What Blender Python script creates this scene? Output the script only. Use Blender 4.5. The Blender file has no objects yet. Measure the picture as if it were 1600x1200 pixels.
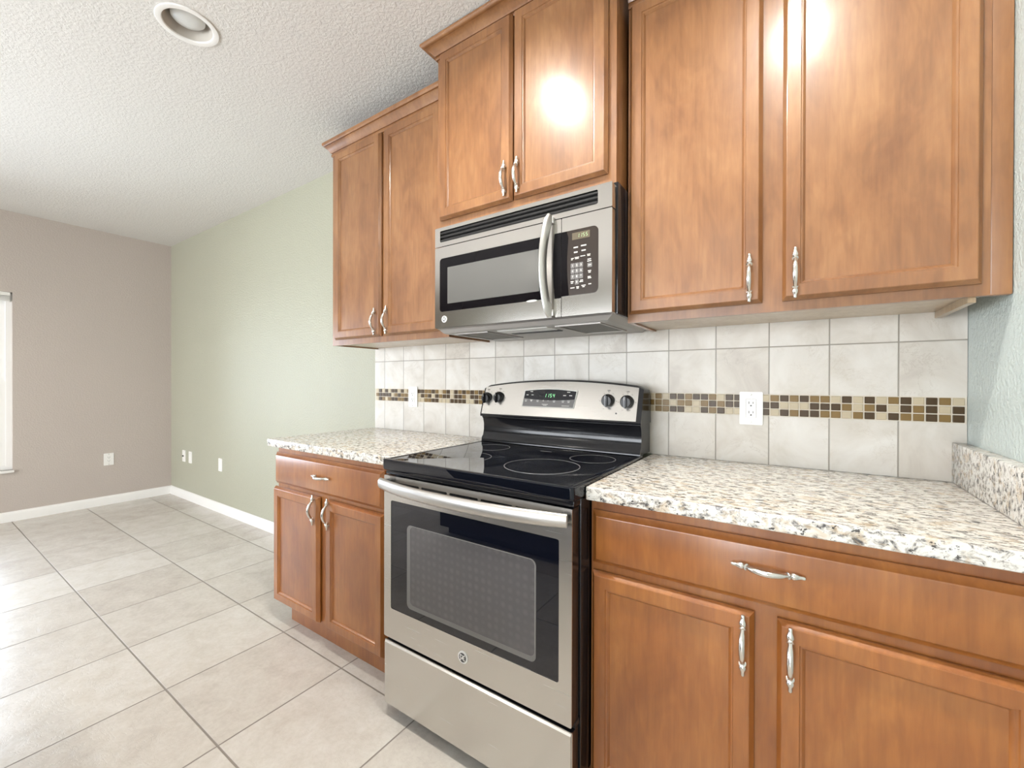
import bpy, bmesh, math, random
from mathutils import Vector, Matrix
random.seed(7)
C = bpy.context.scene.collection
S = bpy.context.scene
PI = math.pi

# ------------------------------------------------------------------ camera
cam_d = bpy.data.cameras.new('camera'); cam = bpy.data.objects.new('camera', cam_d); C.objects.link(cam)
YAW, PITCH, ROLL = .5907, -.004, .0024
_f = Vector((-math.sin(YAW)*math.cos(PITCH), math.cos(YAW)*math.cos(PITCH), math.sin(PITCH)))
_r = Vector((math.cos(YAW), math.sin(YAW), 0)); _u = _r.cross(_f)
_r2 = _r*math.cos(ROLL)+_u*math.sin(ROLL); _u2 = -_r*math.sin(ROLL)+_u*math.cos(ROLL)
cam.matrix_world = Matrix(((_r2.x,_u2.x,-_f.x,1.2078),(_r2.y,_u2.y,-_f.y,-1.7232),(_r2.z,_u2.z,-_f.z,1.1979),(0,0,0,1)))
cam_d.sensor_fit = 'HORIZONTAL'; cam_d.sensor_width = 36; cam_d.lens = 36*659.51/1600
cam_d.clip_start = .02; cam_d.clip_end = 100
S.camera = cam

# ------------------------------------------------------------------ colour management, daylight
S.view_settings.view_transform = 'Standard'; S.view_settings.look = 'None'
S.view_settings.gamma = 1; S.view_settings.use_curve_mapping = False
S.view_settings.exposure = 0.14
XL, XR, YF, ZC = -4.345, 1.615, -5.2, 2.643
w = bpy.data.worlds.new('daylight'); S.world = w; w.use_nodes = True
wn = w.node_tree.nodes; wl = w.node_tree.links
sky = wn.new('ShaderNodeTexSky'); sky.sky_type = 'HOSEK_WILKIE'; sky.turbidity = 4; sky.ground_albedo = .5
sky.sun_direction = (.3, .5, .8)
wmix = wn.new('ShaderNodeMixRGB'); wmix.inputs[0].default_value = .35
wmix.inputs[2].default_value = (.85, .93, 1, 1)
wl.new(sky.outputs[0], wmix.inputs[1]); wl.new(wmix.outputs[0], wn['Background'].inputs[0])
wn['Background'].inputs[1].default_value = 8.0

def area(name, loc, rot, sx, sy, power, col):
    l = bpy.data.lights.new(name, 'AREA'); l.shape = 'RECTANGLE'; l.size = sx; l.size_y = sy
    l.energy = power; l.color = col
    o = bpy.data.objects.new(name, l); C.objects.link(o); o.location = loc; o.rotation_euler = rot
    return o
# daylight entering at the left window and at the glazed opening behind the viewer
WIN = (-2.95, -1.104, .44, 1.955)        # y0,y1,z0,z1 of left window
DOORW = (-3.2, 1.0, .02, 2.10)           # x0,x1,z0,z1 of patio door in the wall behind the viewer
area('daylight_window', (XL-.14, (WIN[0]+WIN[1])/2, (WIN[2]+WIN[3])/2), (0, -PI/2, 0), WIN[3]-WIN[2], WIN[1]-WIN[0], 52, (.70,.83,1))
area('daylight_patio', ((DOORW[0]+DOORW[1])/2, YF-.16, (DOORW[2]+DOORW[3])/2), (PI/2, 0, 0), DOORW[1]-DOORW[0], DOORW[3]-DOORW[2], 260, (.97,.98,1))
LAMP_W = 14.5          # each lit ceiling can
LAMP_COL = (1, .955, .89)

# ------------------------------------------------------------------ materials
def nt(name):
    m = bpy.data.materials.new(name); m.use_nodes = True
    n = m.node_tree.nodes; l = m.node_tree.links
    return m, n, l, n['Principled BSDF']
def setp(b, **k):
    for a, v in k.items():
        s = b.inputs[a.replace('_', ' ')]
        s.default_value = (*v, 1) if isinstance(v, tuple) and len(v) == 3 else v
def mat(name, col, rough=.5, metal=0, **k):
    m, n, l, b = nt(name); setp(b, Base_Color=col, Roughness=rough, Metallic=metal, **k); return m
def coords(n, l, scale=(1,1,1), kind='Object'):
    t = n.new('ShaderNodeTexCoord'); mp = n.new('ShaderNodeMapping'); mp.inputs['Scale'].default_value = scale
    l.new(t.outputs[kind], mp.inputs[0]); return mp.outputs[0]
def noise(n, l, vec, scale, detail=4, rough=.5, dist=0):
    t = n.new('ShaderNodeTexNoise'); t.inputs['Scale'].default_value = scale; t.inputs['Detail'].default_value = detail
    t.inputs['Roughness'].default_value = rough; t.inputs['Distortion'].default_value = dist
    l.new(vec, t.inputs['Vector']); return t.outputs['Fac']
def ramp(n, l, fac, stops, interp='LINEAR'):
    r = n.new('ShaderNodeValToRGB'); r.color_ramp.interpolation = interp
    e = r.color_ramp.elements
    while len(e) < len(stops): e.new(.5)
    for q, (p, c) in zip(e, stops): q.position = p; q.color = (*c, 1) if len(c) == 3 else c
    l.new(fac, r.inputs[0]); return r.outputs[0]
def mixc(n, l, fac, a, b, mode='MIX'):
    m = n.new('ShaderNodeMixRGB'); m.blend_type = mode
    for i, v in ((0, fac), (1, a), (2, b)):
        if isinstance(v, (int, float)): m.inputs[i].default_value = v
        elif isinstance(v, tuple): m.inputs[i].default_value = (*v, 1)
        else: l.new(v, m.inputs[i])
    return m.outputs[0]
def math_(n, l, op, a, b=None, c=None):
    m = n.new('ShaderNodeMath'); m.operation = op
    for i, v in enumerate((a, b, c)):
        if v is None: continue
        if isinstance(v, (int, float)): m.inputs[i].default_value = v
        else: l.new(v, m.inputs[i])
    return m.outputs[0]
def bump(n, l, b, h, strength, dist=.01):
    u = n.new('ShaderNodeBump'); u.inputs['Strength'].default_value = strength; u.inputs['Distance'].default_value = dist
    l.new(h, u.inputs['Height']); l.new(u.outputs[0], b.inputs['Normal'])

def paint(name, col, scale=95, strength=.35, rough=.42):
    m, n, l, b = nt(name); v = coords(n, l)
    f = noise(n, l, v, scale, 3, .55); g = ramp(n, l, f, [(.42,(0,0,0)),(.62,(1,1,1))])
    big = noise(n, l, v, 1.3, 2)
    l.new(mixc(n, l, big, tuple(c*.97 for c in col), tuple(min(1,c*1.03) for c in col)), b.inputs['Base Color'])
    setp(b, Roughness=rough, Specular_IOR_Level=.5); bump(n, l, b, g, strength, .003); return m
def knockdown(name, col):
    m, n, l, b = nt(name); v = coords(n, l)
    f = noise(n, l, v, 75, 4, .6, .5); g = ramp(n, l, f, [(.42,(0,0,0)),(.60,(1,1,1))])
    f2 = noise(n, l, v, 120, 2)
    h = math_(n, l, 'ADD', g, math_(n, l, 'MULTIPLY', f2, .5))
    setp(b, Base_Color=col, Roughness=.8); bump(n, l, b, h, .32, .005); return m
def wood(name, dark, mid, light, seed=0, rough=.3):
    m, n, l, b = nt(name)
    v = coords(n, l, (1,1,1)); info = n.new('ShaderNodeObjectInfo')
    add = n.new('ShaderNodeVectorMath'); add.operation = 'ADD'
    sc = n.new('ShaderNodeVectorMath'); sc.operation = 'SCALE'; sc.inputs[3].default_value = 9.0
    cmb = n.new('ShaderNodeCombineXYZ')
    for i in range(3): l.new(info.outputs['Random'], cmb.inputs[i])
    l.new(cmb.outputs[0], sc.inputs[0]); l.new(v, add.inputs[0]); l.new(sc.outputs[0], add.inputs[1])
    def st(s):
        mp = n.new('ShaderNodeMapping'); mp.inputs['Scale'].default_value = s; l.new(add.outputs[0], mp.inputs[0]); return mp.outputs[0]
    blot = noise(n, l, st((5,5,2.4)), 1.0, 5, .55, .8)
    fine = noise(n, l, st((90,90,7)), 1.0, 3, .6, .3)
    wave = noise(n, l, st((14,14,4)), 1.0, 2, .5, 2.2)
    c = ramp(n, l, blot, [(.30, dark), (.5, mid), (.72, light)])
    c = mixc(n, l, .30, c, ramp(n, l, fine, [(.3,(.35,.3,.25)),(.7,(1,1,1))]), 'MULTIPLY')
    c = mixc(n, l, .22, c, ramp(n, l, wave, [(.42,(.55,.5,.42)),(.58,(1,1,1))]), 'MULTIPLY')
    l.new(c, b.inputs['Base Color'])
    setp(b, Roughness=.42, Coat_Weight=.7, Coat_Roughness=.21)
    bump(n, l, b, math_(n, l, 'ADD', wave, math_(n, l, 'MULTIPLY', fine, .3)), .06, .002)
    return m
def granite(name):
    m, n, l, b = nt(name)
    v = coords(n, l, (1,1.7,1.3))
    rot = n.new('ShaderNodeVectorRotate'); rot.rotation_type = 'Z_AXIS'; rot.inputs['Angle'].default_value = .5
    l.new(v, rot.inputs['Vector']); v = rot.outputs[0]
    a = noise(n, l, v, 44, 5, .68, .5); c2 = noise(n, l, v, 70, 4, .7, .4); c3 = noise(n, l, v, 24, 3, .6, .8)
    c = ramp(n, l, a, [(.36,(.09,.085,.085)),(.415,(.27,.255,.24)),(.465,(.52,.485,.435)),(.52,(.72,.695,.64)),(.66,(.77,.755,.715))])
    tan = ramp(n, l, c3, [(.53,(0,0,0)),(.64,(1,1,1))])
    c = mixc(n, l, math_(n, l, 'MULTIPLY', tan, .55), c, (.56,.43,.28))
    blk = ramp(n, l, c2, [(.375,(1,1,1)),(.41,(0,0,0))])
    c = mixc(n, l, math_(n, l, 'MULTIPLY', blk, .92), c, (.035,.03,.03))
    l.new(c, b.inputs['Base Color']); setp(b, Roughness=.2)
    return m
def gridmask(n, l, u, p, off, gw):
    """1 on grout lines of pitch p, width gw, phase off"""
    t = math_(n, l, 'DIVIDE', math_(n, l, 'SUBTRACT', u, off), p)
    fr = math_(n, l, 'FRACT', math_(n, l, 'ADD', t, 100.5))
    d = math_(n, l, 'ABSOLUTE', math_(n, l, 'SUBTRACT', fr, .5))
    mr = n.new('ShaderNodeMapRange'); mr.inputs['From Min'].default_value = gw/p*.5*1.35; mr.inputs['From Max'].default_value = gw/p*.5*.7
    l.new(d, mr.inputs['Value']); cell = math_(n, l, 'FLOOR', math_(n, l, 'ADD', t, 100.0))
    return mr.outputs[0], cell
def floor_tile(name, p, ox, oy):
    m, n, l, b = nt(name)
    t = n.new('ShaderNodeTexCoord'); s = n.new('ShaderNodeSeparateXYZ'); l.new(t.outputs['Object'], s.inputs[0])
    gx, cx = gridmask(n, l, s.outputs[0], p, ox, .006); gy, cy = gridmask(n, l, s.outputs[1], p, oy, .006)
    g = math_(n, l, 'MAXIMUM', gx, gy)
    wn_ = n.new('ShaderNodeTexWhiteNoise'); cb = n.new('ShaderNodeCombineXYZ'); l.new(cx, cb.inputs[0]); l.new(cy, cb.inputs[1]); l.new(cb.outputs[0], wn_.inputs['Vector'])
    v = t.outputs['Object']
    a = noise(n, l, v, 9, 6, .65, .5); f = noise(n, l, v, 60, 4, .6)
    c = ramp(n, l, a, [(.3,(.53,.485,.435)),(.5,(.59,.55,.50)),(.7,(.635,.60,.555))])
    c = mixc(n, l, .25, c, ramp(n, l, f, [(.35,(.75,.72,.68)),(.6,(1,1,1))]), 'MULTIPLY')
    c = mixc(n, l, .10, c, wn_.outputs['Value'], 'OVERLAY')
    c = mixc(n, l, g, c, (.24,.21,.18)); l.new(c, b.inputs['Base Color'])
    r = math_(n, l, 'ADD', math_(n, l, 'MULTIPLY', g, .4), .27); l.new(r, b.inputs['Roughness'])
    cracks = ramp(n, l, noise(n, l, v, 14, 5, .7, 1.5), [(.47,(1,1,1)),(.5,(0,0,0)),(.53,(1,1,1))])
    h = math_(n, l, 'SUBTRACT', math_(n, l, 'MULTIPLY', cracks, .12), g)
    bump(n, l, b, h, .5, .004); return m
def wall_tile(name, p, ox, rows):
    m, n, l, b = nt(name)
    t = n.new('ShaderNodeTexCoord'); s = n.new('ShaderNodeSeparateXYZ'); l.new(t.outputs['Object'], s.inputs[0])
    gx, cx = gridmask(n, l, s.outputs[0], p, ox, .0035)
    g = gx; row = None
    for z in rows:
        d = math_(n, l, 'ABSOLUTE', math_(n, l, 'SUBTRACT', s.outputs[2], z))
        mr = n.new('ShaderNodeMapRange'); mr.inputs['From Min'].default_value = .0024; mr.inputs['From Max'].default_value = .0012
        l.new(d, mr.inputs['Value']); g = math_(n, l, 'MAXIMUM', g, mr.outputs[0])
        st = math_(n, l, 'GREATER_THAN', s.outputs[2], z); row = st if row is None else math_(n, l, 'ADD', row, st)
    cb = n.new('ShaderNodeCombineXYZ'); l.new(cx, cb.inputs[0]); l.new(row, cb.inputs[1])
    wn_ = n.new('ShaderNodeTexWhiteNoise'); l.new(cb.outputs[0], wn_.inputs['Vector'])
    off = n.new('ShaderNodeVectorMath'); off.operation = 'MULTIPLY_ADD'; off.inputs[1].default_value = (7,7,7)
    l.new(wn_.outputs['Color'], off.inputs[0]); l.new(t.outputs['Object'], off.inputs[2])
    a = noise(n, l, off.outputs[0], 7, 6, .6, .7)
    c = ramp(n, l, a, [(.3,(.52,.475,.415)),(.5,(.615,.575,.515)),(.7,(.68,.65,.60))])
    vein = ramp(n, l, noise(n, l, off.outputs[0], 9, 6, .7, 1.6), [(.485,(0,0,0)),(.5,(1,1,1)),(.515,(0,0,0))])
    gate = ramp(n, l, noise(n, l, off.outputs[0], 6, 2), [(.5,(0,0,0)),(.62,(1,1,1))])
    c = mixc(n, l, math_(n, l, 'MULTIPLY', math_(n, l, 'MULTIPLY', vein, gate), .45), c, (.40,.34,.27))
    c = mixc(n, l, .08, c, wn_.outputs['Value'], 'OVERLAY')
    c = mixc(n, l, g, c, (.30,.27,.225)); l.new(c, b.inputs['Base Color'])
    setp(b, Roughness=.38); bump(n, l, b, math_(n, l, 'SUBTRACT', 1.0, g), .5, .002); return m
def steel(name, col=(.62,.60,.57), rough=.27, axis=0):
    m, n, l, b = nt(name)
    sc = [420,420,420]; sc[axis] = 6
    f = noise(n, l, coords(n, l, tuple(sc)), 1, 3, .6)
    setp(b, Base_Color=col, Metallic=1)
    l.new(math_(n, l, 'ADD', math_(n, l, 'MULTIPLY', f, .02), rough-.01), b.inputs['Roughness'])
    return m

M = {}
M['wood'] = wood('maple_stain', (.215,.085,.027), (.285,.123,.042), (.36,.170,.064))
M['wood_base'] = wood('maple_stain_base', (.29,.090,.016), (.37,.126,.024), (.435,.166,.036))
M['raw'] = wood('unfinished_maple', (.38,.26,.14), (.46,.33,.19), (.52,.39,.24))
M['granite'] = granite('speckled_granite')
M['green'] = paint('olive_green_wall_paint', (.395,.388,.30), 85, .4, .44)
M['taupe'] = paint('taupe_wall_paint', (.475,.415,.37), 95, .22, .5)
M['pale'] = paint('daylit_wall_paint', (.56,.625,.60), 85, .45, .4)  # back wall's green made lighter and bluer: daylight put into the colour
M['ceil'] = knockdown('knockdown_ceiling', (.66,.635,.60))
M['floor'] = floor_tile('ceramic_floor_tile', .456, -.3635, -.656)
M['tile'] = wall_tile('travertine_look_tile', .1678, -.881, (1.3226,))
M['white'] = mat('white_trim_paint', (.80,.78,.75), .4)
M['plastic'] = mat('white_plastic', (.82,.80,.76), .3)
M['slot'] = mat('dark_slot', (.03,.03,.03), .6)
M['steel'] = steel('brushed_stainless', rough=.27)
M['steel_mw'] = steel('polished_stainless', (.57,.545,.515), .15)
M['steel_handle'] = steel('satin_handle_steel', (.58,.56,.53), .38)
M['nickel'] = mat('satin_nickel', (.72,.69,.64), .24, 1)
M['black'] = mat('black_enamel', (.010,.010,.012), .14, Specular_IOR_Level=.4)
M['blackmat'] = mat('black_plastic', (.018,.017,.017), .38)
M['glass_black'] = mat('black_ceramic_glass', (.004,.005,.009), .03, Specular_IOR_Level=.5)
M['mw_glass'] = mat('microwave_black_glass', (.006,.005,.006), .06, Specular_IOR_Level=.16)
M['oven_glass'] = mat('oven_black_glass', (.004,.005,.010), .3, Specular_IOR_Level=0.0, Coat_Weight=1.0, Coat_IOR=1.62, Coat_Roughness=.015)
M['wood_shaded'] = mat('shade_darkened_wood', (.012,.008,.006), .5)  # shade on the island's unlit front is put into the wood colour
M['ring'] = mat('burner_ring_print', (.30,.29,.29), .15)
M['print'] = mat('pale_printed_mark', (.62,.60,.56), .4)
M['badge'] = mat('bright_badge', (.82,.80,.78), .3)
M['printdark'] = mat('dark_printed_mark', (.06,.06,.06), .4)
M['key'] = mat('grey_key', (.17,.16,.155), .35)
M['panelbrown'] = mat('keypad_panel', (.032,.023,.018), .3, Specular_IOR_Level=.3)
M['mosaic_grout'] = mat('mosaic_grout', (.66,.60,.50), .8)
M['mos_d'] = mat('dark_brown_glass_tile', (.060,.032,.008), .32, Specular_IOR_Level=.3)
M['mos_m'] = mat('amber_glass_tile', (.20,.122,.036), .32, Specular_IOR_Level=.3)
M['mos_l'] = mat('cream_glass_tile', (.50,.42,.29), .32, Specular_IOR_Level=.3)
M['pan'] = mat('grey_pan_paint', (.33,.31,.29), .4, .5)
M['filter'] = mat('grease_filter_mesh', (.045,.035,.022), .45, .3)
M['lens'] = mat('frosted_lens', (.62,.62,.60), .35)
M['baffle'] = mat('lamp_baffle', (.50,.46,.41), .5)
def emis(name, col, st):
    m, n, l, b = nt(name); setp(b, Base_Color=(.02,.02,.02), Emission_Color=col, Emission_Strength=st); return m
M['lamp'] = emis('lit_lamp_lens', LAMP_COL, 9)
M['digit'] = emis('green_display_digits', (.35,1,.45), 1.3)
M['digit2'] = emis('pale_green_digits', (.75,1,.5), .9)
M['lcd'] = emis('amber_display', (.42,.30,.12), .42)
m_, n_, l_, b_ = nt('window_glass')
tr = n_.new('ShaderNodeBsdfTransparent'); gl = n_.new('ShaderNodeBsdfGlossy'); gl.inputs['Roughness'].default_value = .02
mx = n_.new('ShaderNodeMixShader'); fr = n_.new('ShaderNodeFresnel'); fr.inputs[0].default_value = 1.35
l_.new(fr.outputs[0], mx.inputs[0]); l_.new(tr.outputs[0], mx.inputs[1]); l_.new(gl.outputs[0], mx.inputs[2])
l_.new(mx.outputs[0], n_['Material Output'].inputs[0]); M['pane'] = m_
# oven-window: grey dotted screen print behind gloss
m_, n_, l_, b_ = nt('oven_window_screen')
v_ = coords(n_, l_, (40,1,40)); vo = n_.new('ShaderNodeTexVoronoi'); vo.inputs['Scale'].default_value = 1; vo.inputs['Randomness'].default_value = .12; l_.new(v_, vo.inputs['Vector'])
l_.new(ramp(n_, l_, vo.outputs['Distance'], [(.2,(.115,.108,.110)),(.55,(.080,.076,.080))]), b_.inputs['Base Color'])
setp(b_, Roughness=.4, Specular_IOR_Level=0.0, Coat_Weight=1.0, Coat_IOR=1.75, Coat_Roughness=.015); M['ovenwin'] = m_
m_, n_, l_, b_ = nt('microwave_window_mesh')
setp(b_, Base_Color=(.17,.165,.155), Roughness=.16, Metallic=.35); M['mwwin'] = m_

# ------------------------------------------------------------------ mesh builder
class MB:
    def __init__(s): s.bm = bmesh.new(); s.mi = 0
    def _tag(s, faces):
        for f in faces: f.material_index = s.mi
    def box(s, x0,x1,y0,y1,z0,z1, bev=0, seg=2):
        b = bmesh.new()
        bmesh.ops.create_cube(b, size=1)
        for v in b.verts: v.co = Vector(((x0+x1)/2+v.co.x*(x1-x0), (y0+y1)/2+v.co.y*(y1-y0), (z0+z1)/2+v.co.z*(z1-z0)))
        if bev: bmesh.ops.bevel(b, geom=b.edges[:], offset=bev, segments=seg, affect='EDGES', profile=.6)
        s.add(b); return s
    def add(s, b, mtx=None):
        vm = {}
        for v in b.verts: vm[v] = s.bm.verts.new(mtx @ v.co if mtx else v.co)
        for f in b.faces:
            try: g = s.bm.faces.new([vm[v] for v in f.verts]); g.material_index = s.mi
            except ValueError: pass
        b.free()
    def rings(s, loops, cap0=True, cap1=True):
        L = [[s.bm.verts.new(p) for p in lp] for lp in loops]; n = len(L[0]); fs = []
        for a, b in zip(L, L[1:]):
            for i in range(n): fs.append(s.bm.faces.new((a[i], a[(i+1)%n], b[(i+1)%n], b[i])))
        if cap0: fs.append(s.bm.faces.new(L[0][::-1]))
        if cap1: fs.append(s.bm.faces.new(L[-1]))
        s._tag(fs); return s
    def lathe(s, c, axis, prof, n=24, caps=True):
        """prof: (r,h) along axis ('x','y','z') from point c"""
        loops = []
        for r, h in prof:
            lp = []
            for i in range(n):
                a = 2*PI*i/n; u, v = max(r,1e-5)*math.cos(a), max(r,1e-5)*math.sin(a)
                p = {'x': (h,u,v), 'y': (u,h,v), 'z': (u,v,h)}[axis]
                lp.append(Vector(c)+Vector(p))
            loops.append(lp)
        return s.rings(loops, caps, caps)
    def tube(s, pts, rad, n=12, squash=None):
        pts = [Vector(p) for p in pts]; loops = []
        ref = None
        for i, p in enumerate(pts):
            t = (pts[min(i+1,len(pts)-1)]-pts[max(i-1,0)]).normalized()
            if ref is None:
                ref = Vector((0,0,1)) if abs(t.z) < .9 else Vector((1,0,0))
            a = (ref - t*ref.dot(t)).normalized(); b = t.cross(a); ref = a
            r = rad[i] if isinstance(rad, (list,tuple)) else rad
            ra, rb = (r, r) if squash is None else (r*squash[0], r*squash[1])
            loops.append([p + a*ra*math.cos(2*PI*k/n) + b*rb*math.sin(2*PI*k/n) for k in range(n)])
        return s.rings(loops)
    def plate(s, outer, holes, w0, w1, plane='xz'):
        """flat plate (with holes) from 2-D outlines, extruded from w0 (back) to w1 (front)"""
        def P(u, v, w): return {'xz': (u,w,v), 'xy': (u,v,w), 'yz': (w,u,v)}[plane]
        b = bmesh.new(); loops = [outer]+list(holes)
        vs = []; es = []
        for lp in loops:
            vv = [b.verts.new(P(u,v,w1)) for u, v in lp]; vs.append(vv)
            es += [b.edges.new((vv[i], vv[(i+1)%len(vv)])) for i in range(len(vv))]
        if holes: bmesh.ops.triangle_fill(b, edges=es, use_beauty=True)
        else: b.faces.new(vs[0])
        if w0 != w1:
            front = b.faces[:]
            bk = {}
            for vv, lp in zip(vs, loops):
                for v, (u, q) in zip(vv, lp): bk[v] = b.verts.new(P(u,q,w0))
            for f in front: b.faces.new([bk[v] for v in reversed(f.verts[:])])
            for vv in vs:
                for i in range(len(vv)):
                    a, c = vv[i], vv[(i+1)%len(vv)]; b.faces.new((a, c, bk[c], bk[a]))
            bmesh.ops.recalc_face_normals(b, faces=b.faces[:])
        s.add(b); return s
    def sweep(s, prof, path):
        """prof: list of (out, up); path: list of (point, outward xy dir scaled for mitre); open ends capped"""
        loops = [[Vector((p[0]+d[0]*o, p[1]+d[1]*o, p[2]+u)) for o, u in prof] for p, d in path]
        return s.rings(loops)
    def text(s, body, size, x, z, y, align='CENTER', ext=.0004, plane='xz', bold=0):
        cu = bpy.data.curves.new('txt', 'FONT'); cu.body = body; cu.size = size; cu.align_x = align; cu.align_y = 'CENTER'
        cu.extrude = ext; cu.offset = bold
        ob = bpy.data.objects.new('txt', cu); me = bpy.data.meshes.new_from_object(ob)
        b = bmesh.new(); b.from_mesh(me)
        for v in b.verts:
            u, q, w_ = v.co
            v.co = Vector((x+u, y-w_, z+q))
        s.add(b); bpy.data.objects.remove(ob); bpy.data.meshes.remove(me); bpy.data.curves.remove(cu); return s
    def build(s, name, mats, parent=None, recalc=True, angle=35):
        if not isinstance(mats, (list, tuple)): mats = [mats]
        bmesh.ops.remove_doubles(s.bm, verts=s.bm.verts[:], dist=1e-6)
        if recalc: bmesh.ops.recalc_face_normals(s.bm, faces=s.bm.faces[:])
        o_ = origin(parent)
        for v in s.bm.verts: v.co -= o_
        me = bpy.data.meshes.new(name); s.bm.to_mesh(me); s.bm.free()
        for m in mats: me.materials.append(M[m])
        for p in me.polygons: p.use_smooth = True
        me.set_sharp_from_angle(angle=math.radians(angle))
        ob = bpy.data.objects.new(name, me); C.objects.link(ob)
        if parent: ob.parent = parent
        return ob
def origin(o):
    v = Vector((0,0,0))
    while o is not None: v += o.location; o = o.parent
    return v
def thing(name, loc, label, cat, group=None):
    o = bpy.data.objects.new(name, None); C.objects.link(o); o.location = loc; o.empty_display_size = .1
    o['label'] = label; o['category'] = cat
    if group: o['group'] = group
    return o
def tag(o, label, cat, group=None):
    o['label'] = label; o['category'] = cat
    if group: o['group'] = group
    return o
def struct(o, label=None):
    o['kind'] = 'structure'
    if label: o['label'] = label
    return o
def circ(cx, cy, r, n=40): return [(cx+r*math.cos(2*PI*i/n), cy+r*math.sin(2*PI*i/n)) for i in range(n)]
def rect(a0,a1,b0,b1): return [(a0,b0),(a1,b0),(a1,b1),(a0,b1)]
def rrect(a0,a1,b0,b1,r,n=6):
    pts = []
    for cx, cy, s in ((a1-r,b0+r,-PI/2),(a1-r,b1-r,0),(a0+r,b1-r,PI/2),(a0+r,b0+r,PI)):
        for i in range(n+1):
            a = s+PI/2*i/n; pts.append((cx+r*math.cos(a), cy+r*math.sin(a)))
    return pts

# ------------------------------------------------------------------ room shell
T = .12
LAMPS = [(-.845,-1.03),(.215,-1.03),(1.215,-1.03),(-3.0,-2.6),(-1.4,-3.6),(.6,-3.6)]  # last three are unseen cans added to brighten the room
LIT = [False, True, True, True, True, True]
struct(MB().plate(rect(XL-T,XR+T,YF-T,T), [], -.1, 0, 'xy').build('floor', 'floor'))
struct(MB().plate(rect(XL-T,XR+T,YF-T,T), [circ(x,y,.090) for x,y in LAMPS], ZC+.012, ZC, 'xy').build('ceiling', 'ceil'))
struct(MB().box(XL-T,XR+T,0,T,0,ZC).build('wall_back', 'green'))
struct(MB().plate(rect(YF,0,0,ZC), [rect(*WIN)], XL-T, XL, 'yz').build('wall_left', 'taupe'))
struct(MB().box(XR,XR+T,YF,0,0,ZC).build('wall_right', 'pale'))
struct(MB().plate(rect(XL-T,XR+T,0,ZC), [rect(*DOORW)], YF-T, YF, 'xz').build('wall_front', 'green'))
# baseboards: a stepped profile with an eased top
BB = [(0,0),(.014,0),(.014,.062),(.011,.072),(.006,.082),(0,.085)]
struct(MB().sweep(BB, [((XL,0,0),(1,-1)),((-.96,0,0),(0,-1))]).build('baseboard_back', 'white'))
struct(MB().sweep(BB, [((XL,YF,0),(1,0)),((XL,0,0),(1,-1))]).build('baseboard_left', 'white'))

# window in the left wall: frame, meeting rail, sashes, panes, sill
y0,y1,z0,z1 = WIN
win = MB().plate(rect(y0,y1,z0,z1), [rect(y0+.035,y1-.035,z0+.035,z1-.035)], XL-.10, XL-.03, 'yz').build('window_1', 'white'); struct(win)
zm = (z0+z1)/2-.02
MB().plate(rect(y0+.03,y1-.03,z0+.03,zm+.02), [rect(y0+.07,y1-.07,z0+.075,zm-.02)], XL-.07, XL-.04, 'yz').build('sash', 'white', win)
MB().plate(rect(y0+.03,y1-.03,zm-.015,z1-.03), [rect(y0+.07,y1-.07,zm+.02,z1-.07)], XL-.095, XL-.07, 'yz').build('sash', 'white', win)
MB().box(XL-.058,XL-.053,y0+.068,y1-.068,z0+.072,zm-.018).build('pane', 'pane', win)
MB().box(XL-.084,XL-.079,y0+.068,y1-.068,zm+.018,z1-.068).build('pane', 'pane', win)
MB().box(XL-.03,XL+.022,y0-.012,y1+.006,z0-.022,z0,.004).build('sill', 'white', win)
bl = thing('window_blind', (XL-.012,(y0+y1)/2,z1), 'white slatted blind drawn up to the head of the left window', 'blind')
MB().box(XL-.028,XL+.004,y0+.012,y1-.012,z1-.032,z1-.002,.003).build('headrail', 'plastic', bl)
st = MB()
for i in range(7): st.box(XL-.027,XL+.003,y0+.015,y1-.015,z1-.040-i*.0065,z1-.0365-i*.0065)
st.build('slat_stack', 'plastic', bl)

# glazed patio opening behind the viewer
x0,x1,z0,z1 = DOORW
dr = MB().plate(rect(x0,x1,z0,z1), [rect(x0+.05,x1-.05,z0+.05,z1-.05)], YF-.10, YF-.03, 'xz').build('door_1', 'white'); struct(dr)
n3 = 3; wdt = (x1-x0-.1)/n3
for i in range(n3):
    a = x0+.05+i*wdt
    sh = MB().plate(rect(a,a+wdt,z0+.05,z1-.05), [rect(a+.06,a+wdt-.06,z0+.13,z1-.11)], YF-.08-.012*(i%2), YF-.05-.012*(i%2), 'xz').build('door_panel', 'white', dr)
    MB().box(a+.058,a+wdt-.058,YF-.070,YF-.065,z0+.128,z1-.108).build('pane', 'pane', sh)

# ------------------------------------------------------------------ tiled backsplash
PT, X0T = .1678, -.881
bs = MB().plate(rect(-.971,XR-.001,.9142,1.0825), [], -.0005, -.009, 'xz').plate(rect(-.971,XR-.001,1.1585,1.42), [], -.0005, -.009, 'xz').build('backsplash', 'tile')
struct(bs, 'cream stone-look square wall tiles above the granite counters')
mz0, mz1 = 1.0838, 1.1572
MB().box(-.971,XR-.001,-.0068,-.0005,1.0825,1.1585).build('mosaic_grout', 'mosaic_grout', bs)
ms = MB(); pitch = PT/6
pat = ["DLMDMDMMLDLDLMDLDML", "MDDLLLDDDMLMDLDMDLD", "LDLDMDDMMLMDLDMMDMD"]
nc = int(round((XR-.004-(-.971))/pitch)); ph = (mz1-mz0)/3
for c in range(nc):
    for r in range(3):
        k = nc-1-c
        ch = pat[r][18-k] if k < 19 else random.choice('DDMMMLLD')
        ms.mi = {'D':0,'M':1,'L':2}[ch]
        xa = XR-.004-(k+1)*pitch; zt = mz1-r*ph
        ms.box(xa+.0018,xa+pitch-.0018,-.0098,-.006,zt-ph+.0016,zt-.0016,.0012,1)
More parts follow.
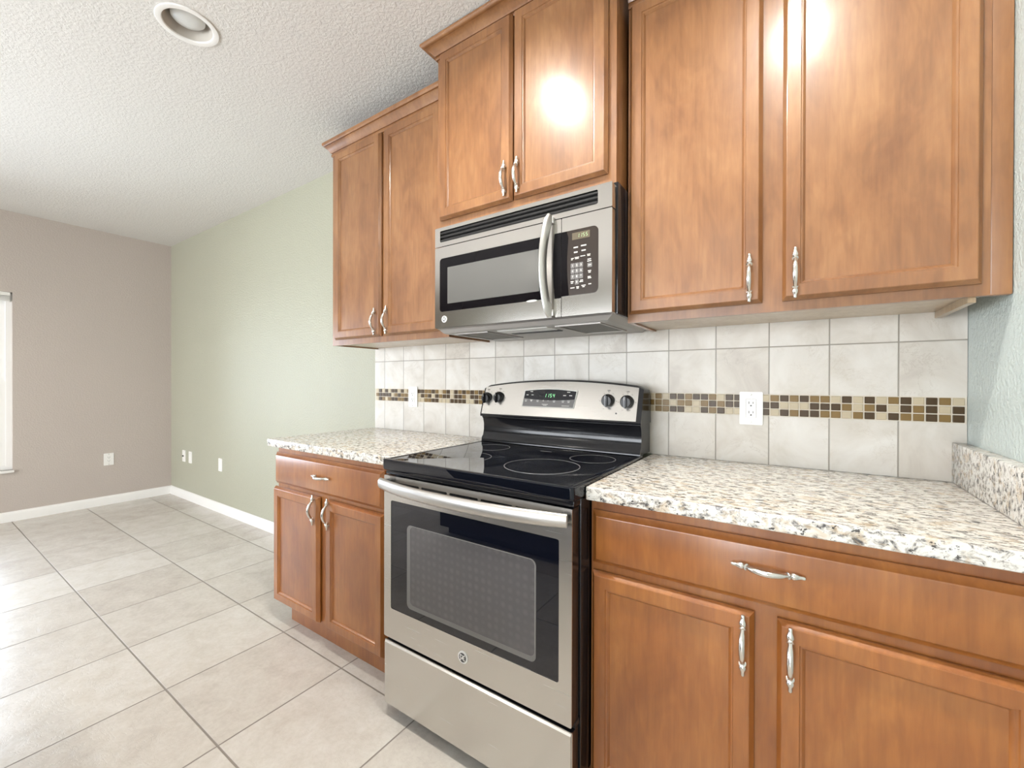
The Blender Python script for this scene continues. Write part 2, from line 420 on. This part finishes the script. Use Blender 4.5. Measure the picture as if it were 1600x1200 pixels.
ms.build('mosaic_strip', ['mos_d','mos_m','mos_l'], bs)

# ------------------------------------------------------------------ wall plates
def duplex(name, loc, label, group=None, wall='back', scale=1):
    """decora duplex receptacle with its cover plate, facing -Y at loc"""
    t = thing(name, loc, label, 'outlet', group); x,y,z = loc
    fr_ = MB().plate(rrect(x-.036,x+.036,z-.058,z+.058,.004), [rrect(x-.0165,x+.0165,z-.033,z+.033,.002)], y, y-.005, 'xz').build('cover_plate', 'plastic', t)
    for dz in (.048,-.048): MB().lathe((x,y-.005,z+dz), 'y', [(.003,.001),(.003,-.0006),(.001,-.0012)], 12).build('screw', 'nickel', fr_)
    rc = MB().plate(rrect(x-.0158,x+.0158,z-.0325,z+.0325,.0015), [], y-.001, y-.0065, 'xz')
    sl = rc; rc.mi = 1
    for dz in (.0165,-.0165):
        sl.box(x-.0075,x-.0055,y-.0072,y-.006,z+dz-.001,z+dz+.007); sl.box(x+.0055,x+.0075,y-.0072,y-.006,z+dz-.0005,z+dz+.0065)
        sl.lathe((x,y-.006,z+dz-.007), 'y', [(.0026,0),(.0026,-.0012)], 12)
    rc.build('receptacle', ['plastic','slot'], t)
    return t
duplex('wall_outlet', (-.629,-.0099,1.113), 'white duplex outlet on the mosaic strip left of the range')
duplex('wall_outlet', (1.079,-.0099,1.108), 'white duplex outlet on the mosaic strip right of the range')
o3 = duplex('wall_outlet', (XL,-.497,.44), 'white duplex outlet low on the taupe wall')
o3.rotation_euler = (0,0,PI/2)
def blank(x, label, kind):
    t = thing('wall_plate', (x,0,.436), label, 'wall plate', 'white wall plates low on the green wall')
    pl = MB().plate(rrect(x-.036,x+.036,.378,.494,.004), [], -.0002, -.0055, 'xz').build('cover_plate', 'plastic', t)
    for dz in (.042,-.042): MB().lathe((x,-.0055,.436+dz), 'y', [(.003,.001),(.003,-.0006),(.001,-.0012)], 12).build('screw', 'nickel', pl)
    if kind == 'jack': MB().box(x-.024,x-.002,-.012,-.005,.428,.441,.001).build('jack', 'slot', t)
blank(-3.994, 'white jack plate nearest the corner on the green wall, with a dark socket', 'jack')
blank(-3.833, 'plain white plate just right of the jack plate near the corner', 'blank')
blank(-3.156, 'white blank plate on the green wall nearest the kitchen cabinets', 'blank')

# ------------------------------------------------------------------ recessed ceiling lamps
def can(x, y, lit, label, group):
    t = thing('recessed_ceiling_lamp', (x,y,ZC), label, 'ceiling lamp', group)
    MB().lathe((x,y,ZC), 'z', [(.086,.004),(.104,.001),(.106,-.002),(.104,-.005),(.094,-.006),(.085,-.0045),(.0825,0),(.086,.004)], 48, False).build('trim_ring', 'white', t)
    b = MB(); n = 48; pr = [(.0845,-.002),(.077,.025),(.066,.055),(.062,.085)]
    loops = [[Vector((x+r*math.cos(2*PI*i/n), y+r*math.sin(2*PI*i/n), ZC+h)) for i in range(n)] for r,h in pr]
    b.rings(loops, False, True).build('baffle', 'baffle', t)
    MB().lathe((x,y,ZC), 'z', [(.030,.084),(.048,.054),(.058,.036),(.0575,.027),(.051,.020),(.028,.0145),(.001,.013)], 40).build('bulb', 'lamp' if lit else 'lens', t)
    if lit:
        ld = bpy.data.lights.new('lamp_light', 'AREA'); ld.shape = 'DISK'; ld.size = .10; ld.energy = LAMP_W; ld.color = LAMP_COL; ld.spread = math.radians(150)
        lo = bpy.data.objects.new('lamp_light', ld); C.objects.link(lo); lo.parent = t; lo.location = (0,0,.009)
    return t
for (x,y), lit in zip(LAMPS, LIT):
    if not lit: can(x, y, lit, 'round recessed ceiling lamp with white trim, in the ceiling left of the cabinets', None)
    else: can(x, y, lit, 'lit recessed ceiling lamp outside the picture, two mirrored in the glossy doors, the rest added to brighten the room', 'lit ceiling lamps above the kitchen')

# ------------------------------------------------------------------ cabinet pieces
def rloop(x0,x1,z0,z1,i,y): return [(x0+i,y,z0+i),(x1-i,y,z0+i),(x1-i,y,z1-i),(x0+i,y,z1-i)]
def pull_mb(cx, cz, y, L, vertical):
    """turned bow pull with vase finials; y = face it stands on"""
    mb = MB(); pts = []; rad = []
    prof = [(0,.0030),(.02,.0042),(.05,.0040),(.075,.0046),(.11,.0068),(.15,.0078),(.18,.0064),(.20,.0048),(.205,.0070),(.225,.0072),(.23,.0045),
            (.26,.0046),(.30,.0058),(.36,.0062),(.43,.0064),(.5,.0065)]
    prof = prof+[(1-t,r) for t,r in reversed(prof[:-1])]
    for t, r in prof:
        s = (t-.5)*L
        e = min(t, 1-t)
        if e < .2: d = .0075+ (e/.2)*.001
        else: d = .0085+.021*math.sin(min(1,(e-.2)/.3)*PI/2)**.8
        pts.append((cx, y-d, cz-s) if vertical else (cx+s, y-d, cz)); rad.append(r*1.08)
    mb.tube(pts, rad, 14)
    for e in (-1, 1):
        s = e*L*.36
        c = (cx, y-.001, cz+s) if vertical else (cx+s, y-.001, cz)
        mb.lathe(c, 'y', [(.0065,.001),(.0065,-.001),(.0045,-.003),(.0042,-.009)], 14)
    return mb
def door(parent, x0,x1,z0,z1,yb, wood_m, fw=.051, handle=None, th=.020):
    """frame-and-panel door; yb = back plane, front at yb-th"""
    f = yb-th
    L = [rloop(x0,x1,z0,z1,0,yb), rloop(x0,x1,z0,z1,0,yb-.006), rloop(x0,x1,z0,z1,.0075,f+.003), rloop(x0,x1,z0,z1,.0085,f+.001), rloop(x0,x1,z0,z1,.0105,f),
         rloop(x0,x1,z0,z1,fw-.010,f), rloop(x0,x1,z0,z1,fw-.0085,f+.003), rloop(x0,x1,z0,z1,fw-.005,f+.0035), rloop(x0,x1,z0,z1,fw+.000,f+.0085), rloop(x0,x1,z0,z1,fw+.001,f+.011), rloop(x0,x1,z0,z1,fw+.001,yb-.004)]
    d = MB().rings(L, cap0=False, cap1=False).build('door', wood_m, parent, angle=25)
    MB().plate(rect(x0+fw-.004,x1-fw+.004,z0+fw-.004,z1-fw+.004), [], yb-.002, f+.0105, 'xz').build('panel', wood_m, d)
    if handle:
        hx, hz, L_ = handle
        pull_mb(hx, hz, f, L_, True).build('handle', 'nickel', d)
    return d
def drawer(parent, x0,x1,z0,z1,yb, wood_m, handle, th=.020):
    f = yb-th
    L = [rloop(x0,x1,z0,z1,0,yb), rloop(x0,x1,z0,z1,0,yb-.006), rloop(x0,x1,z0,z1,.004,yb-.0085), rloop(x0,x1,z0,z1,.010,f+.006), rloop(x0,x1,z0,z1,.014,f+.001), rloop(x0,x1,z0,z1,.017,f)]
    d = MB().rings(L).build('drawer_front', wood_m, parent, angle=20)
    pull_mb(handle[0], handle[1], f, handle[2], False).build('handle', 'nickel', d)
    return d
def crown(parent, x0,x1,yf,z,h,proj,left=True,right=False, wood_m='wood', yl=0):
    p = proj
    prof = [(0,0),(.007,0),(.009,.004),(.009,.010),(.007,.0135),(.0035,.014),(.0035,.0185),(.011,.019),(.015,.024),(.026,.035),(.042,.046),(.046,.0475),(.043,.0482),(.043,.0515),(.052,.052),(.057,.056),(.060,.060),(.060,.070),(0,.070)]
    prof = [(a/.06*p, b/.07*h) for a,b in prof]
    path = []
    if left: path.append(((x0,yl,z),(-1,0)))
    path.append(((x0,yf,z),(-1 if left else 0,-1))); path.append(((x1,yf,z),(1 if right else 0,-1)))
    if right: path.append(((x1,0,z),(1,0)))
    return MB().sweep(prof, path).build('crown_molding', wood_m, parent)

def upper(label, x0,x1,yf,z0,z1, doors, crown_args, stile_mid=None, end_right=None):
    t = thing('wall_cabinet', ((x0+x1)/2,0,z0), label, 'cabinet')
    xr = end_right if end_right else x1
    MB().box(x0+.001,xr-.001,yf+.0195,-.0105,z0+.018,z1).build('carcass', 'wood', t)
    # lower ends of the side panels and the pale unfinished bottom
    MB().box(x0,x0+.014,yf+.019,-.0105,z0,z1-.002).build('side_panel', 'wood', t)
    MB().box(xr-.014,xr,yf+.019,-.0105,z0-(.012 if end_right else 0),z1-.002).build('side_panel', 'raw' if end_right else 'wood', t)
    MB().box(x0+.0145,xr-.0145,yf+.0205,-.0105,z0+.006,z0+.0175).build('bottom_panel', 'raw', t)
    # face frame with openings behind the doors
    holes = [rect(a+.03,b-.03,c+.03,d-.03) for a,b,c,d,_ in doors]
    MB().plate(rect(x0,x1,z0,z1), holes, yf+.0185, yf, 'xz').build('face_frame', 'wood', t)
    for a,b,c,d,h in doors: door(t, a,b,c,d, yf-.0032, 'wood', handle=h)
    crown(t, *crown_args)
    return t
HL = .138
upper('brown wall cabinet left of the microwave, with two tall doors', -.952,-.078,-.312,1.400,2.47,
      [(-.912,-.527,1.430,2.455,(-.560,1.503,HL)),(-.500,-.115,1.430,2.455,(-.470,1.503,HL))], (-.952,-.079,-.3122,2.458,.072,.042))
upper('taller brown wall cabinet above the microwave, doors meeting in the middle', -.0715,.7215,-.390,1.850,2.60,
      [(-.050,.3205,1.884,2.585,(.294,1.965,.132)),(.3275,.695,1.884,2.585,(.352,1.965,.132))], (-.0715,.7215,-.3902,2.578,.058,.056,True,True))
ur = upper('wide brown wall cabinet in the corner above the right counter', .735,1.578,-.312,1.400,2.47,
      [(.744,1.1285,1.427,2.455,(1.098,1.498,HL)),(1.177,1.562,1.427,2.455,(1.207,1.498,HL))], (.735,1.6135,-.3122,2.458,.072,.042,False,False), end_right=1.560)
MB().box(1.5785,1.6135,-.309,-.290,1.3995,2.457,.003).build('filler_strip', 'wood', ur)

def base(label, x0,x1, doors, drw, kick0, kick1, drop=0):
    yf = -.61; t = thing('base_cabinet', ((x0+x1)/2,0,0), label, 'cabinet')
    MB().box(x0+.0005,x1-.0005,yf+.0195,-.012,.100,.876).build('carcass', 'wood_base', t)
    holes = [rect(a+.03,b-.03,c+.03,d-.03) for a,b,c,d,_ in doors]+[rect(drw[0]+.03,drw[1]-.03,drw[2]+.03,drw[3]-.03)]
    MB().plate(rect(x0,x1,.100,.876), holes, yf+.0185, yf, 'xz').build('face_frame', 'wood_base', t)
    for a,b,c,d,h in doors: door(t, a,b,c,d, yf-.0032, 'wood_base', handle=h)
    drawer(t, *drw[:4], yf-.0032, 'wood_base', drw[4])
    MB().box(kick0,kick1,-.575,-.555,.0005,.0995).build('toe_kick', 'wood_base', t)
    return t
base('reddish brown base cabinet left of the range, with one drawer and two doors', -.955,-.030,
     [(-.967,-.580,.104,.674,(-.605,.617,HL)),(-.523,-.136,.104,.674,(-.493,.617,HL))], (-.954,-.136,.692,.847,(-.545,.772,.135)), -.896,-.031)
base('orange brown base cabinet right of the range, under the longer counter', .7335,1.612,
     [(.741,1.133,.104,.677,(1.112,.604,HL)),(1.177,1.574,.104,.677,(1.202,.604,HL))], (.741,1.580,.699,.845,(1.158,.785,.140)), .7345,1.612)

# ------------------------------------------------------------------ granite counters
def counter(x0,x1,label):
    t = thing('granite_countertop', ((x0+x1)/2,-.3,.8775), label, 'countertop')
    MB().box(x0,x1,-.655,-.0005,.8775,.914,.005,3).build('slab', 'granite', t); return t
counter(-.98,-.0235,'short speckled granite countertop left of the range')
ct = counter(.7340,1.6145,'long speckled granite countertop right of the range, reaching the corner')
MB().box(1.583,1.6145,-.640,-.0095,.9145,1.028,.003).build('side_splash', 'granite', ct)

# ------------------------------------------------------------------ seven-segment digits
SEG = {'0':'abcdef','1':'bc','2':'abged','3':'abgcd','4':'fgbc','5':'afgcd','6':'afgedc','7':'abc','8':'abcdefg','9':'abfgcd'}
def digits(mb, s, x, z, y, w, h, gap, t, slant=.12):
    for ch in s:
        for sg in SEG[ch]:
            hx, hz = w/2, h/2
            r = {'a':(-hx+t,hx-t,hz-t,hz),'g':(-hx+t,hx-t,-t/2,t/2),'d':(-hx+t,hx-t,-hz,-hz+t),
                 'f':(-hx,-hx+t,t*.4,hz-t*.4),'b':(hx-t,hx,t*.4,hz-t*.4),'e':(-hx,-hx+t,-hz+t*.4,-t*.4),'c':(hx-t,hx,-hz+t*.4,-t*.4)}[sg]
            mb.plate([(x+u+v*slant, z+v) for u,v in rect(*r)], [], y, y-.0004, 'xz')
        x += w+gap
def monogram(parent, x, z, y, r):
    """round badge: bright disc, dark ring and interlaced letters"""
    b = MB().lathe((x,y,z), 'y', [(r,.001),(r,-.002),(r*.9,-.0028),(.0001,-.0028)], 32)
    k = b; k.mi = 1
    k.plate(circ(x,z,r*.74,32), [], y-.0026, y-.0032, 'xz'); k.mi = 0
    for a in range(4):                               # curls between ring and letters
        c = PI/4+a*PI/2
        k.plate(circ(x+r*.56*math.cos(c), z+r*.56*math.sin(c), r*.11, 12), [], y-.003, y-.0036, 'xz')
    k.text('G', r*.92, x-r*.22, z+r*.05, y-.0032, ext=.0006, bold=r*.012)
    k.text('E', r*.92, x+r*.24, z-r*.05, y-.0032, ext=.0006, bold=r*.012)
    k.build('badge', ['badge','printdark'], parent)

# ------------------------------------------------------------------ range
RX0, RX1 = -.020, .731
R = thing('electric_range', ((RX0+RX1)/2,-.4,0), 'stainless steel electric range with black glass cooktop between the base cabinets', 'range')
MB().box(RX0+.002,RX1-.002,-.672,-.020,.030,.884,.003).build('body', 'black', R)
kk = MB().box(RX0+.03,RX1-.03,-.640,-.620,.001,.0295)
kk.build('base_rail', 'blackmat', R)
# cooktop: rimmed black glass
ck = MB()
o = lambda i: rrect(RX0-.001+i,RX1+.001-i,-.727+i,-.118,.012)
ck.rings([[Vector((u,v,z)) for u,v in o(i)] for i,z in ((.004,.884),(.001,.888),(0,.892),(0,.9205),(.0012,.9225),(.004,.9235),(.014,.9235),(.019,.9215))])
cook = ck.build('cooktop', 'glass_black', R, angle=18)
rg = lambda x,y,r,w=.0018: MB().plate(circ(x,y,r,64), [circ(x,y,r-w,64)], .9214, .9217, 'xy').build('burner_ring', 'ring', cook)
rg(.512,-.507,.126,.0022); rg(.600,-.292,.082); rg(.135,-.280,.080); rg(.190,-.520,.100)
MB().plate(rect(.355,.405,-.245,-.241), [], .9214, .9217, 'xy').build('printed_label', 'ring', cook)
# strip between cooktop and door
MB().box(RX0+.004,RX1-.004,-.712,-.660,.868,.8845,.002).build('vent_trim', 'black', R)
# oven door
DX0, DX1, DZ0, DZ1, DY = -.014, .726, .291, .866, -.722
slots = [rrect(.047+i*.1255,.162+i*.1255,.8385,.8465,.0039,4) for i in range(5)]
od = MB().plate(rrect(DX0,DX1,DZ0,DZ1,.004), [rrect(.022,.688,.397,.780,.007)]+slots, -.7185, DY, 'xz').build('oven_door', 'steel', R)
MB().box(DX0+.0015,DX1-.0015,-.7183,-.676,DZ0+.001,DZ1-.001).build('door_core', 'black', od)
gl = MB().plate(rrect(.0225,.6875,.3975,.7795,.0065), [], -.7182, DY+.0015, 'xz').build('door_glass', 'oven_glass', od)
MB().plate(rrect(.105,.615,.424,.706,.016), [], DY+.002, DY+.0011, 'xz').build('oven_window', 'ovenwin', od)
MB().plate(rrect(.103,.617,.422,.708,.018), [rrect(.119,.6120,.4370,.7055,.0158)], DY+.002, DY+.0007, 'xz').build('window_border', 'key', od)
monogram(od, .356, .345, DY, .019)
hd = MB()
hp = [(-.008+.730*i/16, -.744-.046*(1-abs(i/8-1)**2.4), .8415) for i in range(17)]
hd.tube(hp, [.0185,.0198]+[.0205]*13+[.0198,.0185], 20, squash=(1.0,.55))
hn = hd.build('door_handle', 'steel_handle', od)
for hx in (.008,.705):
    MB().box(hx-.012,hx+.012,-.748,DY-.0002,.830,.853,.005).build('handle_mount', 'blackmat', od)
# storage drawer
MB().box(DX0+.0015,DX1-.0015,-.713,-.676,.049,.274).build('drawer_core', 'black', R)
dw = MB().plate(rrect(DX0,DX1,.047,.276,.004), [], -.7132, -.717, 'xz')
dw.rings([[Vector((x,y,z)) for x,z in ((DX0+.003,z0_),(DX1-.003,z0_),(DX1-.003,z1_),(DX0+.003,z1_))] for y,z0_,z1_ in ((-.7171,.050,.273),(-.7215,.054,.268))])
dwo = dw.build('storage_drawer', 'steel', R)
MB().box(DX0,DX1,-.700,-.676,.277,.2905).build('drawer_gap', 'blackmat', R)
# backguard: black riser and arched stainless control panel
bgp = [(-.152,.9238),(-.150,.940),(-.140,.952),(-.134,.975),(-.134,1.005),(-.140,1.028),(-.147,1.036),(-.147,1.046),(-.060,1.046),(-.024,1.046),(-.024,.9238)]
riser = MB().rings([[Vector((x,y,z)) for y,z in bgp] for x in (RX0+.002,RX1-.002)]).build('riser', 'black', R)
def arch(x): return 1.178+.028*(1-((x-.361)/.381)**2)
def cpl(xa,xb,yb0,yt0,zb,inset,n=24):
    return [(xa+(xb-xa)*i/n) for i in range(n+1)]
def tilt(z): return -.152+(z-1.048)/.158*.044     # face leans back towards the top
hs = MB(); nX = 28; xsL = [RX0-.002+(RX1+.004-RX0)*i/nX for i in range(nX+1)]
loops = []
for x in xsL:
    e = min(1, min(x-xsL[0], xsL[-1]-x)/.012); zt = arch(x)-.010*(1-e)**2+.004
    loops.append([Vector(p) for p in ((x,-.156,1.040),(x,-.158,1.046),(x,tilt(zt-.004)-.002,zt-.003),(x,tilt(zt)+.004,zt),(x,-.045,zt-.004),(x,-.026,zt-.03),(x,-.026,1.040))])
hs.rings(loops); house = hs.build('control_housing', 'black', R)
cp = MB(); loops = []
xs2 = [-.0135+.7285*i/nX for i in range(nX+1)]
loops = [[Vector((x,tilt(1.052)-.0085,1.052)),Vector((x,tilt(arch(x)-.005)-.0032,arch(x)-.004)),Vector((x,tilt(arch(x)-.005)+.001,arch(x)-.005)),Vector((x,tilt(1.052)-.002,1.053))] for x in xs2]
cpo = cp.rings(loops).build('control_panel', 'steel', R)
zf = lambda z: -.1605+(z-1.052)/.122*(.0365)
def onface(mb_fn): pass
# display with rounded upper edge, tilted with the panel: build flat then lean
def lean(ob, z0=1.052):
    for v in ob.data.vertices:
        wz = v.co.z+origin(ob.parent).z; wy = v.co.y+origin(ob.parent).y
        v.co.y += zf(wz)+.1605
    return ob
fy = -.1605
dsp = [(.208,1.094),(.452,1.094),(.4595,1.160)]+[(.4595-.248*i/8, 1.160+.008*math.sin(PI*i/8)) for i in range(1,8)]+[(.2115,1.160)]
brd = [(.2040,1.0905),(.4560,1.0905),(.4640,1.1635)]+[(.4640-.257*i/8, 1.1635+.008*math.sin(PI*i/8)) for i in range(1,8)]+[(.2070,1.1635)]
d0 = lean(MB().plate(brd, [], fy+.003, fy-.0010, 'xz').build('display_bezel', 'print', cpo))
d1 = MB().plate(dsp, [], fy-.0008, fy-.0018, 'xz')
lw = [(.2085,1.0945),(.4515,1.0945),(.4575,1.1275)]+[(.4575-.243*i/10, 1.1275+(-.006*math.sin(PI*i/10) if 1 else 0)) for i in range(1,10)]+[(.212,1.1275)]
d1.mi = 1; d1.plate(lw, [], fy-.0016, fy-.0021, 'xz')
d1.mi = 2; digits(d1, '1154', .316, 1.1415, fy-.0018, .0085, .0150, .0050, .0017)
mk = d1; mk.mi = 3
for x, z, wd in ((.245,1.158,.014),(.425,1.157,.014),(.226,1.143,.010),(.252,1.143,.010),(.408,1.143,.013),(.436,1.143,.013)): mk.plate(rect(x-wd/2,x+wd/2,z-.0016,z+.0016), [], fy-.0018, fy-.0024, 'xz')
for i, x in enumerate((.222,.250,.282,.310,.333,.362,.404,.430)):
    if i in (3,4):
        mk.plate(rect(x-.004,x+.004,1.1185,1.1200), [], fy-.002, fy-.0026, 'xz')
        if i == 3: mk.plate(rect(x-.0008,x+.0008,1.1155,1.1230), [], fy-.002, fy-.0026, 'xz')
    elif i == 1: mk.plate([(x-.007,1.1225),(x-.001,1.114),(x+.001,1.114),(x+.007,1.1225)], [], fy-.002, fy-.0026, 'xz')
    else:
        mk.plate(rect(x-.006,x+.006,1.1195,1.1215), [], fy-.002, fy-.0026, 'xz'); mk.plate(rect(x-.0045,x+.0045,1.114,1.117), [], fy-.002, fy-.0026, 'xz')
for x, z, wd in ((.320,1.104,.030),(.320,1.1,.018),(.418,1.100,.034)): mk.plate(rect(x-wd/2,x+wd/2,z-.0011,z+.0011), [], fy-.002, fy-.0026, 'xz')
lean(mk.build('display_window', ['glass_black','key','digit','print'], cpo))
def knob(x, z, rot):
    y = zf(z)
    k = MB().lathe((x,y,z), 'y', [(.027,.003),(.027,-.001),(.0255,-.0035),(.0225,-.005),(.0215,-.016),(.019,-.019),(.0001,-.0195)], 32)
    ko = k.build('control_knob', 'blackmat', R)
    g = MB(); ca, sa = math.cos(rot), math.sin(rot)
    b = bmesh.new(); bmesh.ops.create_cube(b, size=1)
    for v in b.verts: v.co = Vector((v.co.x*.0095, v.co.y*.016, v.co.z*.046))
    bmesh.ops.bevel(b, geom=b.edges[:], offset=.003, segments=2, affect='EDGES')
    for v in b.verts:
        u, q = v.co.x, v.co.z; v.co = Vector((x+u*ca-q*sa, y-.022+v.co.y, z+u*sa+q*ca))
    g.add(b); g.build('grip', 'black', ko)
    p = MB(); b = bmesh.new(); bmesh.ops.create_cube(b, size=1)
    for v in b.verts:
        u, w_, q = v.co.x*.0016, v.co.y*.001, v.co.z*.012+.014
        v.co = Vector((x+u*ca-q*sa, y-.0303+w_, z+u*sa+q*ca))
    p.add(b); p.build('pointer', 'print', ko)
    tk = dm
    for a in (PI/2, PI/2+.55, PI/2-.55, PI, 0, -PI/2+.45, -PI/2-.45):
        u, q = x+.034*math.cos(a), z+.034*math.sin(a)
        tk.plate(circ(u,q,.0011,8), [], zf(q)+.0004, zf(q)-.0004, 'xz')
    tk.text('OFF', .007, x, z+.040, zf(z+.040), ext=.0003)
dm = MB()
for x, z in ((-.002+.006,1.124),(.072,1.128),(.598,1.126),(.674,1.123)): knob(x, z, 0)
dm.plate(circ(.636,1.079,.003,12), [], zf(1.079)+.0004, zf(1.079)-.0006, 'xz').build('dial_marks', 'printdark', cpo)['kind'] = 'stuff'

# ------------------------------------------------------------------ microwave
MX0, MX1, MY, MZ0, MZ1, MS = -.040, .7265, -.440, 1.421, 1.834, 1.754
W = thing('over_range_microwave', ((MX0+MX1)/2,-.2,MZ0), 'stainless steel over-the-range microwave with black glass window under the tall cabinet', 'microwave')
MB().box(MX0+.003,MX1+.0055,-.402,-.0125,MZ0-.001,MZ1+.012,.002).build('case', 'black', W)
def bow(x): return MY-.006*(1-((x-.343)/.384)**2)+.006      # slight outward curve of the front
# vent grille
gp = MB().plate(rrect(MX0,MX1,MS+.0015,MZ1,.003), [rrect(-.012,.6785,1.7735,1.8195,.006)], -.403, MY, 'xz').build('vent_panel', 'steel_mw', W)
MB().box(-.016,.682,-.420,-.412,1.768,1.825).build('vent_backing', 'slot', gp)
for i in range(3):
    zc = 1.7805+i*.0155
    MB().tube([(-.013,MY+.006,zc),(.6795,MY+.006,zc)], .0052, 10).build('louver', 'blackmat', gp)
# door
DXR = .548
md = MB().plate(rrect(MX0,DXR-.001,MZ0,MS-.0015,.003), [rrect(-.013,.488,1.487,1.706,.014)], -.403, MY, 'xz').build('microwave_door', 'steel_mw', W)
mg = MB().plate(rrect(-.0128,.4878,1.4872,1.7058,.0138), [], -.412, MY+.001, 'xz').build('door_glass', 'mw_glass', md)
MB().plate(rect(.029,.461,1.518,1.666), [], MY+.0015, MY+.0004, 'xz').build('window_screen', 'mwwin', md)
MB().plate([(.431+.022*math.cos(a*PI/12),1.4865+.004*math.sin(a*PI/12)) for a in range(24)], [], MY+.001, MY-.0012, 'xz').build('badge', 'print', md)
monogram(md, .013, 1.456, MY, .0135)
# dark recessed strip of the door beside the handle, bowed towards the handle
lf = [(.522-.006*math.sin(PI*i/12), 1.484+.222*i/12) for i in range(13)]
MB().plate([(DXR-.0015,1.484)]+[(DXR-.0015,1.706)]+lf[::-1], [], MY+.001, MY-.0008, 'xz').build('handle_recess', 'mw_glass', md)
hpts = []; N = 16
for i in range(N+1):
    t_ = i/N; z_ = 1.424+.342*t_
    hpts.append((.505-.013*math.sin(PI*t_)+.006, MY-.012-.030*math.sin(PI*t_)**.6, z_))
hm = MB().tube(hpts, [.012]+[.0160]*(N-1)+[.012], 16, squash=(1.15,.6)).build('door_handle', 'steel_handle', md)
for z_ in (1.436,1.752): MB().box(.500,.522,MY-.0125,MY-.0002,z_-.011,z_+.011,.003).build('handle_mount', 'steel_handle', md)
# control panel
cpn = MB().plate(rrect(DXR+.001,MX1,MZ0,MS-.0015,.003), [], -.403, MY, 'xz').build('control_panel', 'steel_mw', W)
kp = rrect(.5495,.6805,1.4885,1.7055,.018); kp = [(max(u,.5495),v) for u,v in kp]
pk = MB().plate([(.5495,1.4885)]+[p for p in kp if p[0] > .60]+[(.5495,1.7055)], [], MY+.001, MY-.0012, 'xz')
MB().plate([(.5493,1.489),(.577,1.489)]+[(.577-.007*math.sin(PI*i/10)*1.0,1.489+.216*i/10) for i in range(1,10)]+[(.568,1.705),(.5493,1.705)], [], MY-.0008, MY-.0017, 'xz').build('dark_strip', 'mw_glass', cpn)
ds = MB().plate(rect(.5885,.6515,1.672,1.695), [], MY-.001, MY-.002, 'xz'); ds.mi = 1
digits(ds, '1155', .611, 1.6835, MY-.0021, .0065, .0125, .0035, .0014); ds.build('display_window', ['lcd','digit2'], cpn)
num = pk; num.mi = 1
def key(x, z, ch, hw=.0068, hh=.0080):
    kb = MB().plate(rrect(x-hw,x+hw,z-hh,z+hh,.0015), [], MY-.001, MY-.002, 'xz'); kb.mi = 1
    if ch: kb.text(ch, .0095, x, z, MY-.002, ext=.0003, bold=.0003)
    kb.build('number_key' if ch else 'start_key', ['key','print'], cpn)
for r in range(3):
    for c in range(3): key(.5905+c*.0152, 1.5865-r*.0185, str(r*3+c+1))
key(.5905+.0152, 1.5865-3*.0185, '0'); key(.6515, 1.581, '', .008, .007)
bar = lambda x,z,wd,h: num.plate(rect(x-wd/2,x+wd/2,z-h/2,z+h/2), [], MY-.001, MY-.0021, 'xz')
for x, z, wd in ((.602,1.646,.016),(.630,1.648,.019),(.602,1.630,.013),(.630,1.632,.015)): bar(x,z,wd,.0042)
for x, z, wd in ((.590,1.611,.010),(.606,1.6125,.016),(.627,1.614,.017),(.648,1.616,.012),(.588,1.607,.006),(.606,1.6085,.013),(.648,1.612,.010)): bar(x,z,wd,.0026)
for x, z, wd in ((.650,1.600,.012),(.650,1.594,.014),(.6515,1.581,.010),(.651,1.562,.011),(.651,1.557,.008),(.650,1.543,.010),(.651,1.5385,.012),(.652,1.519,.010),
                 (.589,1.534,.011),(.5885,1.529,.008),(.623,1.535,.010),(.622,1.5305,.013),(.590,1.513,.015),(.609,1.5145,.010),(.609,1.510,.008),(.630,1.517,.015),(.630,1.5125,.008)): bar(x,z,wd,.0030)
num.build('keypad', ['panelbrown','print'], cpn)
# underside: filters and lamp lens in a grey base plate
def pan(i0,i1,z): return [Vector((MX0+.004+i0,-.434+i1,z)), Vector((MX1-.002-i0,-.434+i1,z)), Vector((MX1-.002-i0,-.022-i1*.1,z)), Vector((MX0+.004+i0,-.022-i1*.1,z))]
PB = 1.399
bp = MB().rings([pan(0,0,1.4205),pan(.004,.012,1.416),pan(.022,.020,PB+.002),pan(.026,.026,PB)]).build('base_plate', 'pan', W)
for a, b in ((.03,.20),(.50,.67)):
    MB().plate(rect(a,b,-.395,-.13), [rect(a+.008,b-.008,-.387,-.138)], PB+.0005, PB-.004, 'xy').build('filter_frame', 'pan', bp)
    MB().plate(rect(a+.008,b-.008,-.387,-.138), [], PB+.0005, PB-.0015, 'xy').build('grease_filter', 'filter', bp)
MB().plate(rect(.24,.46,-.385,-.30), [], PB+.0005, PB-.0025, 'xy').build('lamp_lens', 'lens', bp)
MB().plate(rect(.24,.46,-.285,-.255), [], PB+.0005, PB-.0025, 'xy').build('vent_slot', 'slot', bp)

# ------------------------------------------------------------------ island behind the viewer (mirrored in the oven glass)
I = thing('kitchen_island', (-.27,-2.55,0), 'kitchen island behind the viewer, its wood coloured dark for shade, mirrored in the oven glass', 'island')
MB().box(-1.10,.55,-2.95,-2.15,.075,.876,.003).build('cabinet_body', 'wood_shaded', I)
MB().box(-1.08,.53,-2.90,-2.23,.001,.0745).build('toe_kick', 'blackmat', I)
MB().box(-1.14,.60,-3.00,-2.12,.8765,.914,.005).build('slab', 'granite', I)
for i in range(3): door(I, -1.08+i*.54, -.56+i*.54, .10,.85, -2.1498+.0, 'wood_shaded', handle=None)
